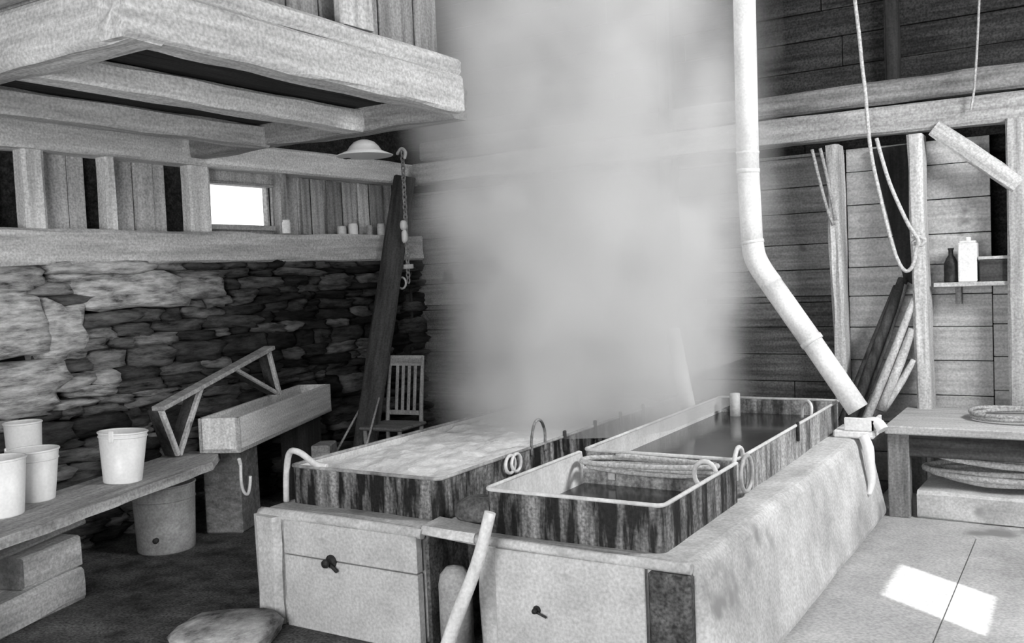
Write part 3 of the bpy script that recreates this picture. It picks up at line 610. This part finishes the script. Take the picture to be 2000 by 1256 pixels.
# timbers lying under the near end of the bench
def slab(name, label, cat, a, length, depth, z0, z1, tone, rz, seed):
    m = MB(); d = V((math.cos(rz), math.sin(rz), 0)); q = V((a.x, a.y, (z0+z1)/2)); m.rough((0, 0, 0), (length, 0, 0), depth, z1-z0, (0, 0, 1), .010, seed=seed, bev=.015)
    o = ob(name, m, wood(tone, 'X'), loc=(q.x, q.y, q.z)); o.rotation_euler = (0, 0, rz); return tag(o, label, cat)
rb_ = bn.rotation_euler.z
k0 = at(168, 1168, z=0) + nb*.20; slab('timber_block', 'large pale timber lowest in the stack under the near bench end', 'timber', k0, -1.3, .40, 0, .17, 'pale', rb_, 61)
k1 = at(166, 1105, z=.17) + nb*.17; slab('timber_block', 'short pale timber on top of the large one under the bench', 'timber', k1, -.42, .30, .172, .34, 'pale', rb_, 62)
pA, pB = at(164, 1017, z=.40), at(10, 1082, z=.36)
timber('loose_plank', pA+nb*.05, pA+(pB-pA)*1.35+nb*.05, .14, .03, 'pale', 'pale slanting plank on the timbers just under the bench front', 'plank', seed=63, jit=.004)
# flat stone on the floor at the front
m = MB(); c = at(455, 1222, z=.06); m.stone((c.x+.02, c.y-.06, .05), (.46, .42, .11), 12, .10, 5, 4, Matrix.Rotation(.5, 3, 'Z')); m.paint(list(m.bm.verts), .36)
tag(ob('flat_stone', m, STN), 'flat pale stone on the floor at the foot of the left firebox', 'stone')
# things in the dark corner
A_, B_ = at(787, 372, y=6.98), at(716, 850, y=6.05); d = B_-A_; e = A_ + d*(A_.z/(-d.z)); A2 = A_ - d*.06
timber('leaning_plank', e+V((0, 0, .01)), A2, .20, .045, 'dark', 'broad dark plank leaning in the corner beside the steam', 'plank', upv=(.62, -.78, .1), seed=71, jit=.008)
for k, (a, ya, b_, yb, r, lab) in enumerate((((741, 730), 6.55, (676, 848), 6.0, .010, 'thin pale stick standing left of the broad dark plank'), ((749, 745), 6.35, (734, 802), 6.1, .009, 'thin pale stick between the dark plank and the chair'))):
    A_, B_ = at(*a, y=ya), at(*b_, y=yb); d = B_-A_; m = MB(); m.tube([A_, A_ + d*(A_.z/(-d.z))], r, 8); tag(ob('stick', m, wood('pale', 'Z')), lab, 'stick')
ch = thing('wooden_chair', 'plain wooden chair with slatted back half lost in the steam', 'chair', (at(797, 745, y=6.35).x-.06, 6.20, 0), .1)
for x in (-.17, .17):
    m = MB(); m.tube([(x, .17, 0), (x, .17, .44), (x*.98, .22, .80), (x*.95, .26, 1.0)], [.017, .019, .017, .014], 10, sub=3); ob('leg', m, wood('light', 'Z'), ch)
    m = MB(); m.tube([(x, -.17, 0), (x, -.17, .43)], [.016, .019], 10); ob('leg', m, wood('light', 'Z'), ch)
m = MB(); m.lohi((-.21, -.21, .42), (.21, .20, .45), bev=.01); ob('seat', m, wood('mid', 'X'), ch)
m = MB(); m.bar((-.17, .255, .96), (.17, .255, .96), .02, .09); ob('top_rail', m, wood('light', 'X'), ch)
m = MB()
for x in (-.09, -.03, .03, .09): m.bar((x, .19, .50), (x, .25, .93), .03, .012, (0, 1, 0))
m.bar((-.17, .18, .52), (.17, .18, .52), .018, .04); ob('back_slats', m, wood('light', 'Z'), ch)
# chain and hook on the corner post
cn = thing('hanging_chain', 'chain with pale hook hanging down the dark corner post', 'chain', at(786, 300, y=6.80))
c0 = cn.location
m = MB()
zz = [at(786+ (k*.45), 300+k*9.5, y=6.80)-c0 for k in range(27)]
for k, p in enumerate(zz):
    pts = [p + (V((math.cos(q)*.018, 0, math.sin(q)*.030)) if k % 2 else V((0, math.cos(q)*.018, math.sin(q)*.030))) for q in [2*math.pi*j/12 for j in range(12)]]
    m.tube(pts, .007, 6, closed=True)
ob('chain_links', m, mat('worn_iron', .12, .4, (20, 20, 20), .5, .2, metal=0, grain=.3), cn)
m = MB(); m.tube([at(a, b, y=6.80)-c0 for a, b in ((776, 300), (784, 290), (792, 297), (790, 310))], .014, 8, sub=4); m.tube([at(776, 300, y=6.80)-c0, at(778, 300, y=7.18)-c0], .013, 8); ob('top_hook', m, RIM(), cn)
m = MB(); m.stone(at(788, 440, y=6.77)-c0, (.06, .06, .09), 3, .1, 2.5); m.stone(at(790, 462, y=6.77)-c0, (.055, .05, .12), 4, .1, 2.5); ob('knot', m, WHITE(), cn)
m = MB(); m.bar(at(782, 522, y=6.78)-c0, at(806, 520, y=6.78)-c0, .03, .04); m.tube([at(785+math.cos(q)*8, 553+math.sin(q)*11, y=6.78)-c0 for q in [2*math.pi*j/14 for j in range(14)]], .010, 6, closed=True); ob('end_ring', m, RIM(), cn)
# pale block on the floor between trough and pan
c = at(618, 866, z=.42); m = MB(); m.box((c.x, c.y, .21), (.26, .24, .42), Matrix.Rotation(.5, 3, 'Z'), .01)
tag(ob('chopping_block', m, wood('light', 'X')), 'pale block on the dark floor between the trough and the steaming pan', 'block')
# lamp under the farther tie beam
lp = thing('hanging_lamp', 'white enamel lamp shade hanging under the farther tie beam', 'lamp', (at(712, 300, y=5.06).x, 5.06, at(712, 305, y=5.06).z))
m = MB(); m.lathe([(.19, 0), (.195, .004), (.12, .035), (.10, .065), (.07, .095), (.03, .11), (0, .112), ], 36); ob('lamp_shade', m, WHITE(), lp)
m = MB(); m.tube([(0, 0, .10), (0, -.02, .14), (0, -.10, .16), (0, -.24, .16)], .010, 8, sub=4); m.stone((-.16, 0, .03), (.08, .06, .07), 8, .1, 3); ob('bracket', m, IRON(), lp)
# jars and cans on the sill under the boards
SZ = 2.075
JR = ((560, .035, .11, 'GALV', 'pale tin cup on the sill just right of the bright window'), (668, .04, .075, 'TIN', 'squat pale can on the sill, left of the middle one'), (690, .045, .10, 'WHITE', 'white can in the middle of the sill right of the window'), (722, .03, .09, 'DULL', 'dull grey can on the sill, second from the dark corner post'), (745, .038, .11, 'TIN', 'pale can on the sill nearest the dark corner post'))
for px, r, h, mt, lab in JR:
    p = at(px, 458, x=XL+.10); m = MB(); m.lathe([(0, 0), (r, 0), (r, .004), (r, h*.8), (r*.9, h*.88), (r*.9, h), (0, h)], 20)
    tag(ob('tin_can', m, {'GALV': GALV(), 'TIN': TIN(), 'WHITE': WHITE(), 'DULL': GREYPAIL()}[mt], loc=(XL+.10, p.y, SZ)), lab, 'can', 'cans on the left wall sill')
BD = ((600, 'grey'), (622, 'light'), (655, 'mid'), (680, 'light'), (712, 'pale'), (737, 'grey'))
for k, (px, tone) in enumerate(BD):
    p = at(px, 400, x=XL+.03); w = .10 + .04*(k % 3)
    o = timber('upright_board', (XL+.015, p.y, SZ), (XL-.005, p.y+.02, 2.55), w, .02, tone, ['grey board standing on the sill, nearest the window', 'light board on the sill, second from the window', 'brownish grey board on the sill, third from the window', 'light board on the sill, third from the dark corner post', 'palest narrow board on the sill, second from the dark corner post', 'grey board on the sill, next to the dark corner post'][k], 'board', upv=(1, 0, 0), seed=80+k, jit=.004)
    o['group'] = 'boards standing on the sill'

# ------------------------------------------------------------------ steam
sm = bpy.data.materials.new('steam'); sm.use_nodes = True; t = sm.node_tree; t.nodes.clear(); N = t.nodes.new; L = t.links.new
out = N('ShaderNodeOutputMaterial'); vs = N('ShaderNodeVolumeScatter'); vs.inputs['Color'].default_value = (.99, .99, .99, 1); vs.inputs['Anisotropy'].default_value = .0
L(vs.outputs[0], out.inputs['Volume'])
geo = N('ShaderNodeNewGeometry'); sx = N('ShaderNodeSeparateXYZ'); L(geo.outputs['Position'], sx.inputs[0])
def MA(op, a, b=None, c=None):
    n = N('ShaderNodeMath'); n.operation = op
    for i, q in enumerate((a, b, c)):
        if q is None: continue
        if isinstance(q, (int, float)): n.inputs[i].default_value = q
        else: L(q, n.inputs[i])
    return n.outputs[0]
CX, CY, RX, RY_ = -2.85, 5.75, 1.22, 1.4
z_ = sx.outputs['Z']
nz = N('ShaderNodeTexNoise'); nz.inputs['Scale'].default_value = .9; nz.inputs['Detail'].default_value = 4; L(geo.outputs['Position'], nz.inputs['Vector'])
wob = MA('MULTIPLY', MA('SUBTRACT', nz.outputs['Fac'], .5), .9)
dx = MA('DIVIDE', MA('SUBTRACT', sx.outputs['X'], CX), RX); dy = MA('DIVIDE', MA('SUBTRACT', sx.outputs['Y'], CY), RY_)
rr = MA('ADD', MA('SQRT', MA('ADD', MA('MULTIPLY', dx, dx), MA('MULTIPLY', dy, dy))), wob)
mr = N('ShaderNodeMapRange'); mr.interpolation_type = 'SMOOTHSTEP'; mr.inputs[1].default_value = 1.0; mr.inputs[2].default_value = .6; mr.inputs[3].default_value = 0; mr.inputs[4].default_value = .95; L(rr, mr.inputs[0])
n2 = N('ShaderNodeTexNoise'); n2.inputs['Scale'].default_value = 2.2; n2.inputs['Detail'].default_value = 5; L(geo.outputs['Position'], n2.inputs['Vector'])
m2 = N('ShaderNodeMapRange'); m2.inputs[1].default_value = .35; m2.inputs[2].default_value = .65; m2.inputs[3].default_value = .3; m2.inputs[4].default_value = 1.6; L(n2.outputs['Fac'], m2.inputs[0])
mz = N('ShaderNodeMapRange'); mz.inputs[1].default_value = .7; mz.inputs[2].default_value = 3.6; mz.inputs[3].default_value = 2.2; mz.inputs[4].default_value = .8; L(z_, mz.inputs[0])
L(MA('MULTIPLY', MA('MULTIPLY', MA('MULTIPLY', mr.outputs[0], m2.outputs[0]), mz.outputs[0]), 1.0), vs.inputs['Density'])
m = MB(); rings = []
for i in range(31):
    z = .765 + (ZT-.10-.765)*i/30; ring = []
    for k in range(36):
        a = 2*math.pi*k/36; e = 1.02 + .10*noise.noise(V((math.cos(a)*1.4, math.sin(a)*1.4, z*1.1)))
        x, y = CX+RX*e*math.cos(a), CY+RY_*e*math.sin(a)
        if z < 1.1: x = min(x, -2.0-.0)
        ring.append((x, min(y, 7.15), z))
    rings.append(ring)
m.rings(rings)
tag(ob('steam', m, sm), 'thick white column of steam rising from the left pan', 'steam', kind='stuff')
